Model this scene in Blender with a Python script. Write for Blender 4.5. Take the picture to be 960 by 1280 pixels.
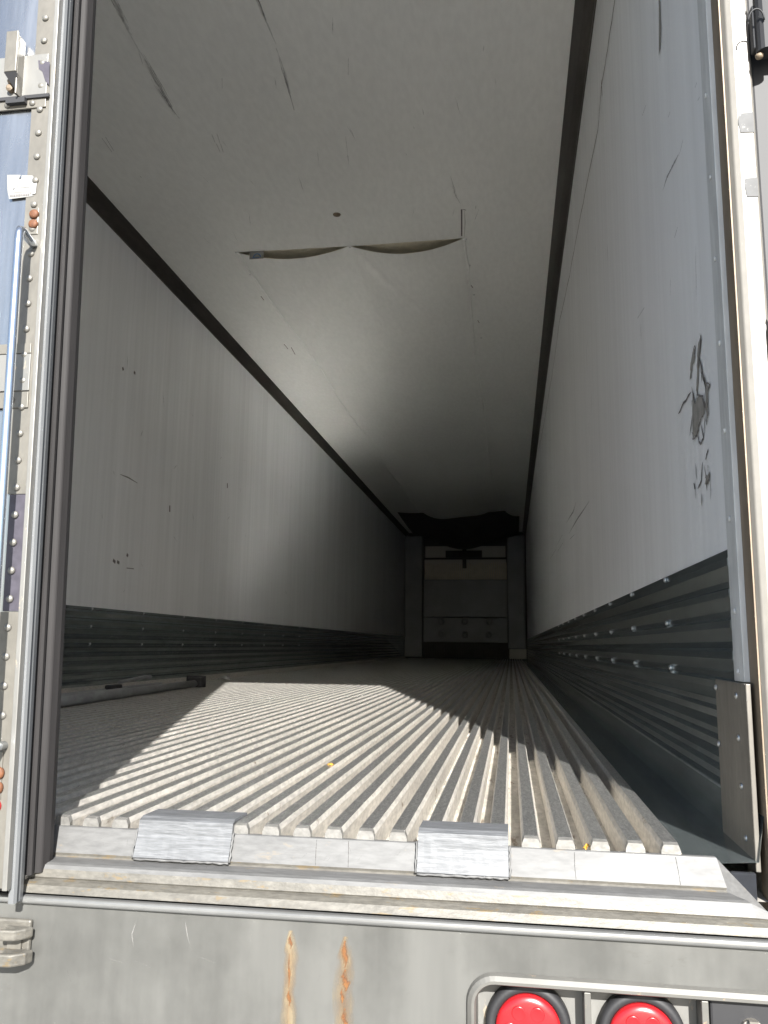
import bpy, bmesh, math, random
from mathutils import Vector, Matrix
R = math.radians
for o in list(bpy.data.objects): bpy.data.objects.remove(o)
random.seed(7)
S = bpy.context.scene
COL = S.collection

# ---------------------------------------------------------------- camera
cam = bpy.data.cameras.new('camera'); co = bpy.data.objects.new('camera', cam); COL.objects.link(co)
cam.sensor_fit = 'HORIZONTAL'; cam.sensor_width = 36.0; cam.lens = 36.0*1030.69/960
cam.clip_start = 0.02; cam.clip_end = 4000
r_ = Vector((0.98858095, 0.15025648, 0.01143254)); u_ = Vector((0.01277095, -0.15913472, 0.98717427)); f_ = Vector((-0.15014865, 0.97575567, 0.15923647))
M = Matrix((r_, u_, -f_)).transposed().to_4x4(); M.translation = Vector((0.91889, -1.18566, 0.26724))
co.matrix_world = M; S.camera = co

# ---------------------------------------------------------------- light
SD = Vector((-0.275, 1.0, -0.597)).normalized()          # the way the sunlight travels
elev = math.asin(-SD.z); az = math.atan2(-SD.x, -SD.y)    # compass direction of the sun, from +y towards +x
w = bpy.data.worlds.new('World'); S.world = w; w.use_nodes = True
nt = w.node_tree; bg = nt.nodes['Background']
sky = nt.nodes.new('ShaderNodeTexSky'); sky.sky_type = 'NISHITA'; sky.sun_disc = False
sky.sun_elevation = elev; sky.sun_rotation = az
nt.links.new(sky.outputs[0], bg.inputs[0]); bg.inputs[1].default_value = 0.07
sun = bpy.data.lights.new('sun', 'SUN'); sun.energy = 5.0; sun.angle = R(0.5); sun.color = (1.0, 0.98, 0.94)
so = bpy.data.objects.new('sun', sun); COL.objects.link(so)
so.rotation_euler = SD.to_track_quat('-Z', 'Y').to_euler()
S.view_settings.view_transform = 'Standard'; S.view_settings.look = 'None'
S.view_settings.exposure = 1.65; S.view_settings.gamma = 1.0
S.cycles.max_bounces = 14; S.cycles.diffuse_bounces = 10; S.cycles.glossy_bounces = 10
S.cycles.caustics_reflective = True; S.cycles.blur_glossy = 0.0; S.cycles.sample_clamp_indirect = 0

# ---------------------------------------------------------------- materials
def mat(name, col, rough=0.5, metal=0.0, scale=(4, 4, 4), var=0.25, bump=0.0, bscale=None, bdist=0.002, spots=None, rvar=0.0,
        col2=None, cut=(0.35, 0.7), detail=6.0, fine=0.0, fscale=(60, 60, 60), spec=0.5):
    """Principled surface broken up by two noises in object space; the first swings the colour
    from col to col2 (or a darker col), the second adds fine grain."""
    m = bpy.data.materials.new(name); m.use_nodes = True
    n = m.node_tree; N = n.nodes; L = n.links; b = N['Principled BSDF']
    tc = N.new('ShaderNodeTexCoord')
    def noise(sc, det=detail, rough_=0.6):
        mp = N.new('ShaderNodeMapping'); mp.inputs['Scale'].default_value = sc
        L.new(tc.outputs['Object'], mp.inputs[0])
        t = N.new('ShaderNodeTexNoise'); t.inputs['Scale'].default_value = 1; t.inputs['Detail'].default_value = det
        t.inputs['Roughness'].default_value = rough_
        L.new(mp.outputs[0], t.inputs[0]); return t.outputs[0]
    def ramp(src, a, c0, z, c1):
        rp = N.new('ShaderNodeValToRGB'); e = rp.color_ramp.elements
        e[0].position = a; e[0].color = (*c0, 1); e[1].position = z; e[1].color = (*c1, 1)
        L.new(src, rp.inputs[0]); return rp.outputs[0]
    c2 = col2 or tuple(v*(1-var) for v in col)
    n1 = noise(scale)
    out = ramp(n1, cut[0], c2, cut[1], col)
    if fine:
        n2 = noise(fscale, 3)
        g = ramp(n2, 0.35, (1-fine,)*3, 0.65, (1, 1, 1))
        mx = N.new('ShaderNodeMix'); mx.data_type = 'RGBA'; mx.blend_type = 'MULTIPLY'; mx.inputs[0].default_value = 1
        L.new(out, mx.inputs[6]); L.new(g, mx.inputs[7]); out = mx.outputs[2]
    if spots:                                              # (colour, threshold, scale)
        n3 = noise(spots[2], 8, 0.7)
        k = ramp(n3, spots[1], (0, 0, 0), spots[1]+0.06, (1, 1, 1))
        mx = N.new('ShaderNodeMix'); mx.data_type = 'RGBA'
        L.new(k, mx.inputs[0]); L.new(out, mx.inputs[6]); mx.inputs[7].default_value = (*spots[0], 1); out = mx.outputs[2]
    L.new(out, b.inputs['Base Color'])
    b.inputs['Metallic'].default_value = metal
    b.inputs['Specular IOR Level'].default_value = spec
    if rvar:
        mr = N.new('ShaderNodeMapRange'); mr.inputs[3].default_value = max(0.05, rough-rvar); mr.inputs[4].default_value = min(1, rough+rvar)
        mr.inputs[1].default_value = 0.3; mr.inputs[2].default_value = 0.7
        L.new(n1, mr.inputs[0]); L.new(mr.outputs[0], b.inputs['Roughness'])
    else: b.inputs['Roughness'].default_value = rough
    if bump:
        bp = N.new('ShaderNodeBump'); bp.inputs['Strength'].default_value = bump; bp.inputs['Distance'].default_value = bdist
        L.new(noise(bscale or scale, 4), bp.inputs['Height']); L.new(bp.outputs[0], b.inputs['Normal'])
    return m

def alpha_mat(name, col, col2, scale, lo, hi, rough=0.8, edge=True, metal=0.0, maxa=1.0):
    """Stain or scuff lying on a surface: noise eats holes in it."""
    m = bpy.data.materials.new(name); m.use_nodes = True
    n = m.node_tree; N = n.nodes; L = n.links; b = N['Principled BSDF']
    tc = N.new('ShaderNodeTexCoord'); mp = N.new('ShaderNodeMapping'); mp.inputs['Scale'].default_value = scale
    L.new(tc.outputs['Object'], mp.inputs[0])
    t = N.new('ShaderNodeTexNoise'); t.inputs['Scale'].default_value = 1; t.inputs['Detail'].default_value = 8; t.inputs['Roughness'].default_value = .65
    L.new(mp.outputs[0], t.inputs[0])
    rp = N.new('ShaderNodeValToRGB'); rp.color_ramp.elements[0].position = .35; rp.color_ramp.elements[0].color = (*col, 1)
    rp.color_ramp.elements[1].position = .65; rp.color_ramp.elements[1].color = (*col2, 1)
    L.new(t.outputs[0], rp.inputs[0]); L.new(rp.outputs[0], b.inputs['Base Color'])
    mr = N.new('ShaderNodeMapRange'); mr.inputs[1].default_value = lo; mr.inputs[2].default_value = hi; mr.inputs[4].default_value = maxa
    src = t.outputs[0]
    if edge:                                               # fade towards the border of the strip (UV x across, y along)
        uv = N.new('ShaderNodeUVMap'); sx = N.new('ShaderNodeSeparateXYZ'); L.new(uv.outputs[0], sx.inputs[0])
        a = N.new('ShaderNodeMath'); a.operation = 'SUBTRACT'; L.new(sx.outputs[0], a.inputs[0]); a.inputs[1].default_value = .5
        b2 = N.new('ShaderNodeMath'); b2.operation = 'ABSOLUTE'; L.new(a.outputs[0], b2.inputs[0])
        c = N.new('ShaderNodeMath'); c.operation = 'MULTIPLY_ADD'; L.new(b2.outputs[0], c.inputs[0]); c.inputs[1].default_value = -.95
        L.new(t.outputs[0], c.inputs[2]); src = c.outputs[0]
    L.new(src, mr.inputs[0]); L.new(mr.outputs[0], b.inputs['Alpha'])
    b.inputs['Roughness'].default_value = rough; b.inputs['Metallic'].default_value = metal
    return m

MT = dict(
 ceil=mat('white_liner', (.84, .845, .82), .5, scale=(1.4, .5, 1), var=.08, bump=.4, bscale=(4, 1.3, 5), bdist=.012, fine=.06, fscale=(40, 14, 40), spots=((.42, .41, .39), .72, (7, 3, 7))),
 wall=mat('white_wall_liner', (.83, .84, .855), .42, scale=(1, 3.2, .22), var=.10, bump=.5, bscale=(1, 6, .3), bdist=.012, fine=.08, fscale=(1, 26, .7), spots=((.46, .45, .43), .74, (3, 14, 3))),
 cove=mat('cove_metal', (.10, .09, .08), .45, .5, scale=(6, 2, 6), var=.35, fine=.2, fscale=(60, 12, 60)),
 foam=mat('tan_foam', (.80, .74, .60), .95, scale=(20, 20, 20), var=.2),
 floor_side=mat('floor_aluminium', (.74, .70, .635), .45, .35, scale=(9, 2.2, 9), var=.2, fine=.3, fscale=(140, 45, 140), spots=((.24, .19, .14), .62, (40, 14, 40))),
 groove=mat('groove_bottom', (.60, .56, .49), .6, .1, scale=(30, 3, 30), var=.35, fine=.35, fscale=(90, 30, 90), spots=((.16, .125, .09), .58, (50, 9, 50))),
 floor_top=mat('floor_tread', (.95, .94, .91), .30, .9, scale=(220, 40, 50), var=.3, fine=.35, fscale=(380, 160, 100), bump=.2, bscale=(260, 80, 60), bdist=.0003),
 floor_cut=mat('bright_cut_aluminium', (.33, .32, .30), .4, .6, scale=(90, 90, 90), var=.3, bump=.5, bscale=(160, 160, 160), bdist=.001),
 galv=mat('galvanised_steel', (.42, .48, .49), .17, .85, scale=(9, 2.5, 9), var=.22, fine=.18, fscale=(60, 14, 60), bump=.2, bscale=(3, .8, 3), bdist=.002),
 sill=mat('sill_aluminium', (.122, .121, .119), .55, .0, scale=(7, 30, 30), var=.25, fine=.25, fscale=(40, 160, 160), rvar=.1, bump=.3, bscale=(20, 60, 60), bdist=.0008, spots=((.12, .105, .085), .62, (20, 60, 60))),
 sill_dirty=mat('sill_aluminium_dirty', (.155, .145, .125), .5, .2, scale=(14, 60, 60), var=.35, fine=.25, fscale=(90, 200, 200), bump=.5, bscale=(90, 160, 160), bdist=.001, spots=((.13, .10, .06), .58, (30, 90, 90))),
 pad=mat('worn_pad', (.165, .17, .178), .55, .1, scale=(14, 240, 240), var=.4, fine=.3, fscale=(50, 520, 520), bump=.5, bscale=(30, 300, 300), bdist=.0015),
 bumper=mat('stainless_bumper', (.122, .121, .113), .42, .25, scale=(7, 7, 5), var=.26, cut=(.38, .60), fine=.14, fscale=(30, 30, 3), rvar=.08, bump=.15, bscale=(5, 5, 5), bdist=.004, spots=((.095, .093, .086), .64, (9, 9, 22))),
 bead_metal=mat('rolled_bead_metal', (.20, .20, .195), .3, .35, scale=(6, 60, 60), var=.2, fine=.1, fscale=(60, 200, 200)),
 lightbox=mat('painted_light_box', (.13, .126, .115), .5, .3, scale=(20, 20, 20), var=.2, spots=((.36, .25, .14), .63, (40, 40, 60))),
 skin=mat('door_skin', (.47, .475, .48), .24, .92, scale=(9, 9, 1.6), var=.15, fine=.10, fscale=(160, 160, 5), rvar=.08, bump=.25, bscale=(16, 16, 7), bdist=.003),
 trim=mat('door_trim', (.18, .168, .145), .42, .3, scale=(20, 20, 8), var=.22, fine=.12, fscale=(90, 90, 50), bump=.2, bscale=(40, 40, 20), bdist=.001),
 trim2=mat('door_edge_white', (.20, .196, .184), .45, .3, scale=(30, 30, 12), var=.2, spots=((.45, .36, .25), .62, (60, 60, 20))),
 gask=mat('grey_gasket', (.16, .165, .17), .42, 0, scale=(20, 20, 2), var=.22, fine=.12, fscale=(60, 60, 8)),
 gask2=mat('dark_gasket', (.030, .028, .028), .6, 0, scale=(20, 20, 2), var=.25, fine=.12, fscale=(60, 60, 8), spec=.15),
 black=mat('black_rubber_and_shade', (.02, .02, .022), .6, 0, var=.3),  # rubber black; on the hinges and hinge post it also stands in for shade
 rust=mat('rust', (.42, .15, .045), .9, 0, scale=(90, 90, 90), var=.5, bump=.6, bscale=(200, 200, 200), bdist=.001),
 steel=mat('bright_steel', (.62, .63, .64), .3, .95, scale=(12, 12, 12), var=.15),
 bluebar=mat('chromed_bar', (.58, .62, .68), .22, .95, scale=(6, 6, 6), var=.12),
 rivet=mat('aluminium_rivet', (.20, .19, .17), .4, .4, scale=(90, 90, 90), var=.25),
 strip=mat('wall_end_strip', (.62, .63, .63), .45, .0, scale=(30, 30, 5), var=.2, fine=.15, fscale=(90, 90, 14), spots=((.16, .15, .14), .67, (50, 50, 12))),
 brown=mat('brown_scuff_plate', (.27, .25, .22), .45, .5, scale=(18, 18, 5), var=.3, fine=.15, fscale=(90, 90, 30), spots=((.12, .08, .05), .66, (30, 30, 14))),
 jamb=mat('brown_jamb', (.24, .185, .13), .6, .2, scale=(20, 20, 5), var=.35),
 frame=mat('rear_frame_metal', (.235, .22, .195), .42, .2, scale=(20, 20, 6), var=.12, fine=.08, fscale=(90, 90, 50)),
 red=mat('red_lens', (.36, .010, .014), .25, 0, scale=(60, 60, 60), var=.25, spec=.6),
 orange=mat('orange_rust_bolt', (.15, .055, .02), .7, 0, scale=(160, 160, 160), var=.45),
 purple=mat('dark_purple', (.075, .068, .085), .5, .3, scale=(60, 60, 60), var=.3),
 tape=mat('grey_tape', (.10, .10, .10), .7, 0, scale=(60, 60, 60), var=.25, spots=((.3, .29, .27), .62, (120, 120, 120))),
 paper=mat('white_sticker', (.22, .215, .205), .6, 0, scale=(60, 60, 60), var=.1),
 ink=mat('grey_ink', (.30, .30, .30), .7, 0, scale=(90, 90, 90), var=.3),
 inkb=mat('blue_ink', (.05, .12, .25), .6, 0),
 darkmark=mat('dark_scuff', (.17, .16, .16), .8, 0, scale=(90, 90, 90), var=.4),
 tear=mat('exposed_backing', (.30, .285, .26), .9, 0, scale=(40, 40, 40), var=.3),
 crack=mat('red_brown_crack', (.11, .045, .035), .8, 0, scale=(30, 30, 30), var=.4),
 chip=mat('flap_white', (.74, .74, .73), .5, 0),
 bulk=mat('bulkhead_grey', (.20, .22, .24), .5, .3, scale=(3, 3, 3), var=.2, fine=.1),
 bulkw=mat('bulkhead_white', (.42, .42, .40), .5, 0, scale=(3, 3, 3), var=.1),
 fin=mat('evaporator_fin', (.50, .48, .40), .5, .4, scale=(8, 8, 8), var=.3),
 cloth=mat('grey_fabric', (.10, .10, .10), .9, 0, scale=(5, 5, 5), var=.25),
 pole=mat('grey_pole', (.38, .385, .39), .45, .5, scale=(30, 12, 30), var=.35),
 leaf=mat('yellow_leaf', (.75, .40, .06), .6, 0, scale=(120, 120, 120), var=.45),
 ground=mat('pale_concrete', (.30, .295, .28), .9, 0, scale=(.6, .6, .6), var=.2, fine=.15, fscale=(8, 8, 8)),
 shell=mat('white_trailer_skin', (.70, .70, .70), .4, .2, scale=(2, 2, 2), var=.08),
 shade_dark=mat('shaded_corner_black', (.008, .01, .015), .9, .0, scale=(60, 60, 60), var=.4),
)
smear = alpha_mat('soft_scuff', (.10, .10, .10), (.22, .21, .20), (160, 30, 160), .16, .62, maxa=.5)
smearw = alpha_mat('soft_scuff_wall', (.10, .11, .12), (.24, .24, .24), (60, 160, 160), .10, .50, maxa=.75)
rustst = alpha_mat('rust_streak', (.15, .085, .035), (.20, .16, .10), (60, 60, 22), .08, .50, maxa=.75)
rusts2 = alpha_mat('rust_core', (.10, .032, .010), (.17, .075, .022), (160, 160, 110), .18, .44, maxa=.85)
grime = alpha_mat('grime_smudge', (.09, .088, .08), (.12, .118, .11), (26, 26, 26), .08, .8, maxa=.45)
pale = alpha_mat('pale_scrape', (.24, .235, .22), (.28, .27, .26), (60, 60, 60), .12, .6, maxa=.6, rough=.5)

# ---------------------------------------------------------------- mesh helpers
WO = {}                                                    # world origin of every object built
def shear(v): return (v[0]-0.0235*v[2], v[1], v[2])        # the closed door leans a little
class MB:
    def __init__(s): s.v = []; s.f = []; s.m = []; s.uv = {}
    def face(s, idx, m=0): s.f.append(idx); s.m.append(m)
    def add(s, vs): n = len(s.v); s.v += [tuple(v) for v in vs]; return n
    def box(s, a, b, m=0):
        x0, y0, z0 = a; x1, y1, z1 = b
        n = s.add([(x0,y0,z0),(x1,y0,z0),(x1,y1,z0),(x0,y1,z0),(x0,y0,z1),(x1,y0,z1),(x1,y1,z1),(x0,y1,z1)])
        for q in ((0,3,2,1),(4,5,6,7),(0,1,5,4),(1,2,6,5),(2,3,7,6),(3,0,4,7)): s.face([n+i for i in q], m)
        return s
    def prism(s, prof, axis, a, b, m=0, mats=None, closed=True, caps=True, segs=1, fn=None):
        """profile (2-D points) run along an axis from a to b"""
        k = len(prof); rings = []
        for j in range(segs+1):
            t = a+(b-a)*j/segs
            pts = []
            for (p, q) in prof:
                v = {0: (t, p, q), 1: (p, t, q), 2: (p, q, t)}[axis]
                pts.append(fn(v) if fn else v)
            rings.append(s.add(pts))
        for j in range(segs):
            for i in range(k if closed else k-1):
                i2 = (i+1) % k
                s.face([rings[j]+i, rings[j]+i2, rings[j+1]+i2, rings[j+1]+i], mats[i] if mats else m)
        if caps and closed:
            s.face([rings[0]+i for i in range(k)][::-1], m); s.face([rings[-1]+i for i in range(k)], m)
        return s
    def tube(s, pts, r, m=0, n=12, caps=True):
        P = [Vector(p) for p in pts]; rings = []; up = None
        for i, p in enumerate(P):
            d = (P[min(i+1, len(P)-1)]-P[max(i-1, 0)]).normalized()
            if up is None: up = Vector((0, 0, 1)) if abs(d.z) < .9 else Vector((0, 1, 0))
            a = d.cross(up).normalized(); b = a.cross(d).normalized(); up = b
            rr = r[i] if isinstance(r, (list, tuple)) else r
            rings.append(s.add([p+rr*(math.cos(2*math.pi*k/n)*a+math.sin(2*math.pi*k/n)*b) for k in range(n)]))
        for i in range(len(P)-1):
            for k in range(n):
                k2 = (k+1) % n; s.face([rings[i]+k, rings[i]+k2, rings[i+1]+k2, rings[i+1]+k], m)
        if caps: s.face([rings[0]+k for k in range(n)][::-1], m); s.face([rings[-1]+k for k in range(n)], m)
        return s
    def lathe(s, c, d, prof, m=0, n=20, mats=None):
        """profile of (radius, height along d) turned round c"""
        d = Vector(d).normalized(); a = d.cross(Vector((0, 0, 1)) if abs(d.z) < .9 else Vector((0, 1, 0))).normalized(); b = d.cross(a)
        rings = []
        for (rr, h) in prof:
            rings.append(s.add([Vector(c)+d*h+rr*(math.cos(2*math.pi*k/n)*a+math.sin(2*math.pi*k/n)*b) for k in range(n)]))
        for i in range(len(prof)-1):
            for k in range(n):
                k2 = (k+1) % n; s.face([rings[i]+k, rings[i]+k2, rings[i+1]+k2, rings[i+1]+k], mats[i] if mats else m)
        s.face([rings[-1]+k for k in range(n)], mats[-1] if mats else m); s.face([rings[0]+k for k in range(n)][::-1], m)
        return s
    def ribbon(s, pts, w, ax, m=0, fn=None, taper=True, w2=None):
        """flat mark of width w following 2-D points on the plane given by fn(p, q) -> 3-D"""
        P = [Vector(p) for p in pts]; k = len(P); idx = []
        for i, p in enumerate(P):
            d = (P[min(i+1, k-1)]-P[max(i-1, 0)]); d.normalize(); nrm = Vector((-d.y, d.x))
            ww = w*(0.25 if taper and i in (0, k-1) else 1)
            idx.append(s.add([fn(*(p+nrm*ww/2)), fn(*(p-nrm*ww/2))]))
        for i in range(k-1):
            fi = len(s.f); s.face([idx[i], idx[i]+1, idx[i+1]+1, idx[i+1]], m)
            s.uv[fi] = [(0, i/(k-1)), (1, i/(k-1)), (1, (i+1)/(k-1)), (0, (i+1)/(k-1))]
        return s
    def poly(s, pts, fn, m=0):
        n = s.add([fn(*p) for p in pts]); s.face(list(range(n, n+len(pts))), m); return s
    def grid(s, fn, nu, nv, m=0):
        n = s.add([fn(i/nu, j/nv) for j in range(nv+1) for i in range(nu+1)])
        for j in range(nv):
            for i in range(nu):
                a = n+j*(nu+1)+i; s.face([a, a+1, a+nu+2, a+nu+1], m)
        return s
    def build(s, name, mats, parent=None, origin=None, smooth=False, bevel=0, fn=None, segs=2, tri=False, recalc=True):
        vs = [fn(v) for v in s.v] if fn else s.v
        o0 = Vector(WO[parent.name]) if parent else Vector((0, 0, 0))
        org = Vector(origin) if origin is not None else o0
        if fn and origin is not None: org = Vector(fn(tuple(origin)))
        me = bpy.data.meshes.new(name); me.from_pydata([tuple(Vector(v)-org) for v in vs], [], s.f)
        mats = mats if isinstance(mats, (list, tuple)) else [mats]
        for mm in mats: me.materials.append(MT[mm] if isinstance(mm, str) else mm)
        for p, mi in zip(me.polygons, s.m): p.material_index = mi; p.use_smooth = smooth
        if s.uv:
            ul = me.uv_layers.new(name='UVMap')
            for fi, c in s.uv.items():
                for li, uv in zip(me.polygons[fi].loop_indices, c): ul.data[li].uv = uv
        elif recalc:
            bm = bmesh.new(); bm.from_mesh(me); bmesh.ops.recalc_face_normals(bm, faces=bm.faces); bm.to_mesh(me); bm.free()
        o = bpy.data.objects.new(name, me); COL.objects.link(o)
        if parent: o.parent = parent; o.location = org-o0
        else: o.location = org
        WO[o.name] = tuple(org)
        if bevel:
            bv = o.modifiers.new('bevel', 'BEVEL'); bv.width = bevel; bv.segments = segs; bv.limit_method = 'ANGLE'; bv.angle_limit = R(35)
        return o
def marks(mb, name, mats, parent):
    """every separate mark becomes a mesh of its own"""
    par = list(range(len(mb.v)))
    def find(i):
        while par[i] != i: i = par[i]
        return i
    for f in mb.f:
        for j in f[1:]: par[find(j)] = find(f[0])
    comp = {}
    for fi, f in enumerate(mb.f): comp.setdefault(find(f[0]), []).append(fi)
    for fl_ in comp.values():
        q = MB(); mp = {}
        for fi in fl_:
            for v in mb.f[fi]:
                if v not in mp: mp[v] = q.add([mb.v[v]])
            if fi in mb.uv: q.uv[len(q.f)] = mb.uv[fi]
            q.face([mp[v] for v in mb.f[fi]], mb.m[fi])
        q.build(name, mats, parent, recalc=False)
def thing(name, loc, label, cat, group=None):
    o = bpy.data.objects.new(name, None); COL.objects.link(o); o.location = loc; o['label'] = label; o['category'] = cat
    if group: o['group'] = group
    WO[o.name] = tuple(loc); return o
def tag(o, label, cat, group=None):
    o['label'] = label; o['category'] = cat
    if group: o['group'] = group
    return o

W, H, LEN = 1.25, 2.6085, 16.07
ZT, ZB = 0.0130, -0.026                                     # rib tops, groove bottoms

# ---------------------------------------------------------------- the setting
g = MB(); g.poly([(-900, -900), (900, -900), (900, 900), (-900, 900)], lambda x, y: (x, y, -1.32))
g.build('ground', 'ground')['kind'] = 'structure'

# ---------------------------------------------------------------- the trailer
T = thing('refrigerated_trailer', (0, 0, -1.32), 'long white-lined refrigerated trailer seen through its open rear, with ribbed metal floor', 'trailer')

# outer shell: side walls, roof, nose, header, corner posts
m = MB()
m.box((-1.36, .12, -.10), (-1.262, LEN+.2, 2.74)).box((1.262, .12, -.10), (1.36, LEN+.2, 2.74))
m.box((-1.36, .12, 2.742), (1.36, LEN+.2, 2.80)).box((-1.26, LEN+.1, -.10), (1.26, LEN+.2, 2.74))
m.box((-1.36, .12, -.18), (1.36, LEN+.2, -.102))
m.build('outer_shell', 'shell', T)
m = MB(); m.box((-1.30, -.005, 2.50), (1.30, .118, 2.80)); m.build('header_beam', 'frame', T, bevel=.004)
m = MB(); m.box((-1.36, -.005, -.085), (-1.262, .118, 2.498)); m.build('corner_post', 'frame', T, bevel=.004)
# right-hand rear frame: brown jamb return and bright front face with a rolled edge
m = MB()
m.prism([(1.2475, -.002), (1.252, -.009), (1.260, -.012), (1.281, -.012), (1.285, -.006), (1.285, .118), (1.2475, .118)], 2, -.085, 2.498)
rf = m.build('corner_post', 'frame', T, bevel=.0015)
m = MB(); m.box((1.2452, -.001, -.075), (1.2515, .040, 2.49)); m.build('jamb_edge', 'jamb', T)

# floor: one extruded sheet with T-shaped ribs
m = MB(); P = .0455; xs0 = -1.105
prof = [(-1.262, ZB-.03), (-1.262, .05), (-1.245, .05), (-1.238, .004), (-1.15, .0)]; k = 0
pm = [0, 0, 0, 0, 0]
x = xs0
while x < 1.14:
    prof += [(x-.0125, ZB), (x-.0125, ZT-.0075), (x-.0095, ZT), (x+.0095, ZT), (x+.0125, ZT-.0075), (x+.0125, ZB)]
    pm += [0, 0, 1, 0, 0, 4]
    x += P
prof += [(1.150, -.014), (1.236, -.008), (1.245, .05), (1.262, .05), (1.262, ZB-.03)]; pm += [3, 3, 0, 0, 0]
# ribs are stitched from a skirt just behind the sill so that their sawn ends show
m.prism(prof, 1, .012, LEN, mats=pm, caps=False)
x = xs0
while x < 1.14:
    e = [(x-.0125, ZB), (x-.0125, ZT-.0075), (x-.0095, ZT), (x+.0095, ZT), (x+.0125, ZT-.0075), (x+.0125, ZB)]
    n = m.add([(a, .012, b) for a, b in e]+[(a*.999+.001*x, .004, b-.0022 if b > 0 else b) for a, b in e])
    m.face([n+6+i for i in range(6)], 2)
    for i in range(5): m.face([n+i, n+i+1, n+7+i, n+6+i], 2)
    x += P
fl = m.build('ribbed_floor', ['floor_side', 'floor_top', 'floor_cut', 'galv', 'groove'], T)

# sill (threshold) extrusion, right end slanted so its shape copies a shadow edge
pr = [(.0125, -.002), (.000, .000), (-.0025, -.001), (-.0155, -.034), (-.0145, -.0375), (-.0165, -.0395), (-.043, -.0405), (-.048, -.0425), (-.0505, -.0475),
      (-.0535, -.0575), (-.0515, -.0600), (-.0560, -.0615), (-.0635, -.0655), (-.0680, -.0730), (-.0690, -.0745), (.0125, -.0745)]
mm_ = [0, 0, 0, 1, 1, 2, 0, 0, 1, 1, 1, 1, 1, 1, 1, 0]
def shadow_cut(v):
    x, y, z = v
    if x > 1: x = 1.178 + max(0, -y)*.62 if z > -.058 else 1.249
    return (x, y, z)
m = MB(); m.prism(pr, 0, -1.25, 1.2, mats=mm_, fn=shadow_cut, segs=1)
sl = m.build('sill', ['sill', 'sill_dirty', 'sill'], T)
m = MB()                                                    # rolled bead under the sill
bead = [(-.0690, -.0765)]+[(-.0760-.0045*math.sin(a), -.0815+.0050*math.cos(a)) for a in [i*math.pi/8 for i in range(9)]]+[(-.0690, -.0866)]
m.prism(bead, 0, -1.25, 1.249, segs=1)
m.build('bead', 'bead_metal', sl, smooth=False)
def sl_fn(x, t):                                            # point on the slanted face: t 0 top .. 1 bottom
    return (x, -.0031-.013*t-.0004, -.001-.033*t)
# worn rubbing pads: a slanted front plate and a cap over the rib ends
def pad(x0, x1, label):
    m = MB(); rg = random.Random(int(x0*1000))
    pts = [(.058, ZT+.001), (.058, ZT+.0045), (.004, ZT+.0055), (-.007, ZT+.0015), (-.0105, -.004), (-.0225, -.033), (-.0175, -.0385), (-.0155, -.034), (-.0035, -.001), (-.0005, ZT+.001)]
    nseg = 14
    m.prism(pts, 0, x0, x1, segs=nseg, fn=lambda v: (v[0], v[1]+rg.uniform(-.0002, .0002), v[2]+rg.uniform(-.00012, .00012)))
    o = m.build('rubbing_pad', 'pad', sl); o['label'] = label
    w = MB(); rg = random.Random(5)                          # weld bead round the ends
    for xx in (x0-.002, x1+.002):
        w = MB(); w.tube([(xx+rg.uniform(-.0008, .0008), -.008-.014*t, .003-.037*t) for t in [i/9 for i in range(10)]], [.0014+rg.uniform(-.0005, .0005) for i in range(10)], n=6)
        w.build('weld_bead', 'sill', o, smooth=True)
    w = MB()
    w.tube([(x0+(x1-x0)*t, -.0205+rg.uniform(-.001, .001), -.036+rg.uniform(-.0006, .0006)) for t in [i/24 for i in range(25)]], [.0017+rg.uniform(-.0006, .0006) for i in range(25)], n=6)
    w.build('weld_bead', 'sill', o, smooth=True)
pad(.386, .526, 'scraped grey pad on the left of the sill'); pad(.790, .912, 'scraped grey pad on the right of the sill')
# plate joints and scratches on the sill face
m = MB()
for xx in (.648, .694, .9985, 1.13): m.ribbon([(xx+random.uniform(-.002, .002), .03), (xx, .5), (xx+.001, .97)], .0012, 0, fn=lambda a, b: sl_fn(a, b), taper=False)
for i in range(26):
    xx = random.uniform(.3, 1.17); a = random.uniform(0, .8)
    m.ribbon([(xx, a), (xx+random.uniform(-.006, .006), min(1, a+random.uniform(.08, .3)))], .001, 0, fn=lambda a, b: sl_fn(a, b))
for i in range(46):
    xx = random.choice((random.uniform(.28, .7), random.uniform(.9, 1.18))); a = random.uniform(0, .4)
    m.ribbon([(xx, a), (xx+random.uniform(-.003, .003), a+random.uniform(.2, .5))], .0011, 0, fn=lambda a, b: (a, -.018-.022*b, -.0392-.001*b))
marks(m, 'scratch_mark', alpha_mat('sill_scratch', (.035, .033, .03), (.07, .065, .06), (300, 120, 300), .12, .45, maxa=.8), sl)

# bumper panel with a rounded opening for the lamps
BY = -.0725
m = MB()
x0, x1, z0, z1, rr = .864, 1.60, -.300, -.139, .030
hole = []
for cx, cz, a0 in ((x0+rr, z1-rr, 90),):
    hole += [(cx+rr*math.cos(R(a0+i*11.25)), cz+rr*math.sin(R(a0+i*11.25))) for i in range(9)]
hole += [(x0, z0), (1.249, z0), (1.249, z1)]
n = m.add([(a, BY, b) for a, b in hole])
outer = [(.864+rr, BY, -.0868), (.80, BY, -.0868), (.80, BY, -.42), (1.249, BY, -.42), (1.249, BY, -.0868)]
q = m.add(outer)
for i in range(8): m.face([n+i, n+i+1, q+1])
m.face([n, q+1, q]); m.face([n+8, n+9, q+2, q+1]); m.face([n+9, n+10, q+3, q+2]); m.face([n+11, n, q, q+4])
m.poly([(-1.30, -.0868), (.80, -.0868), (.80, -.42), (-1.30, -.42)], lambda a, b: (a, BY, b))
m.box((-1.30, BY+.06, -.42), (1.25, BY+.07, -.0868))
bp = m.build('bumper_panel', 'bumper', T)
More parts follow.
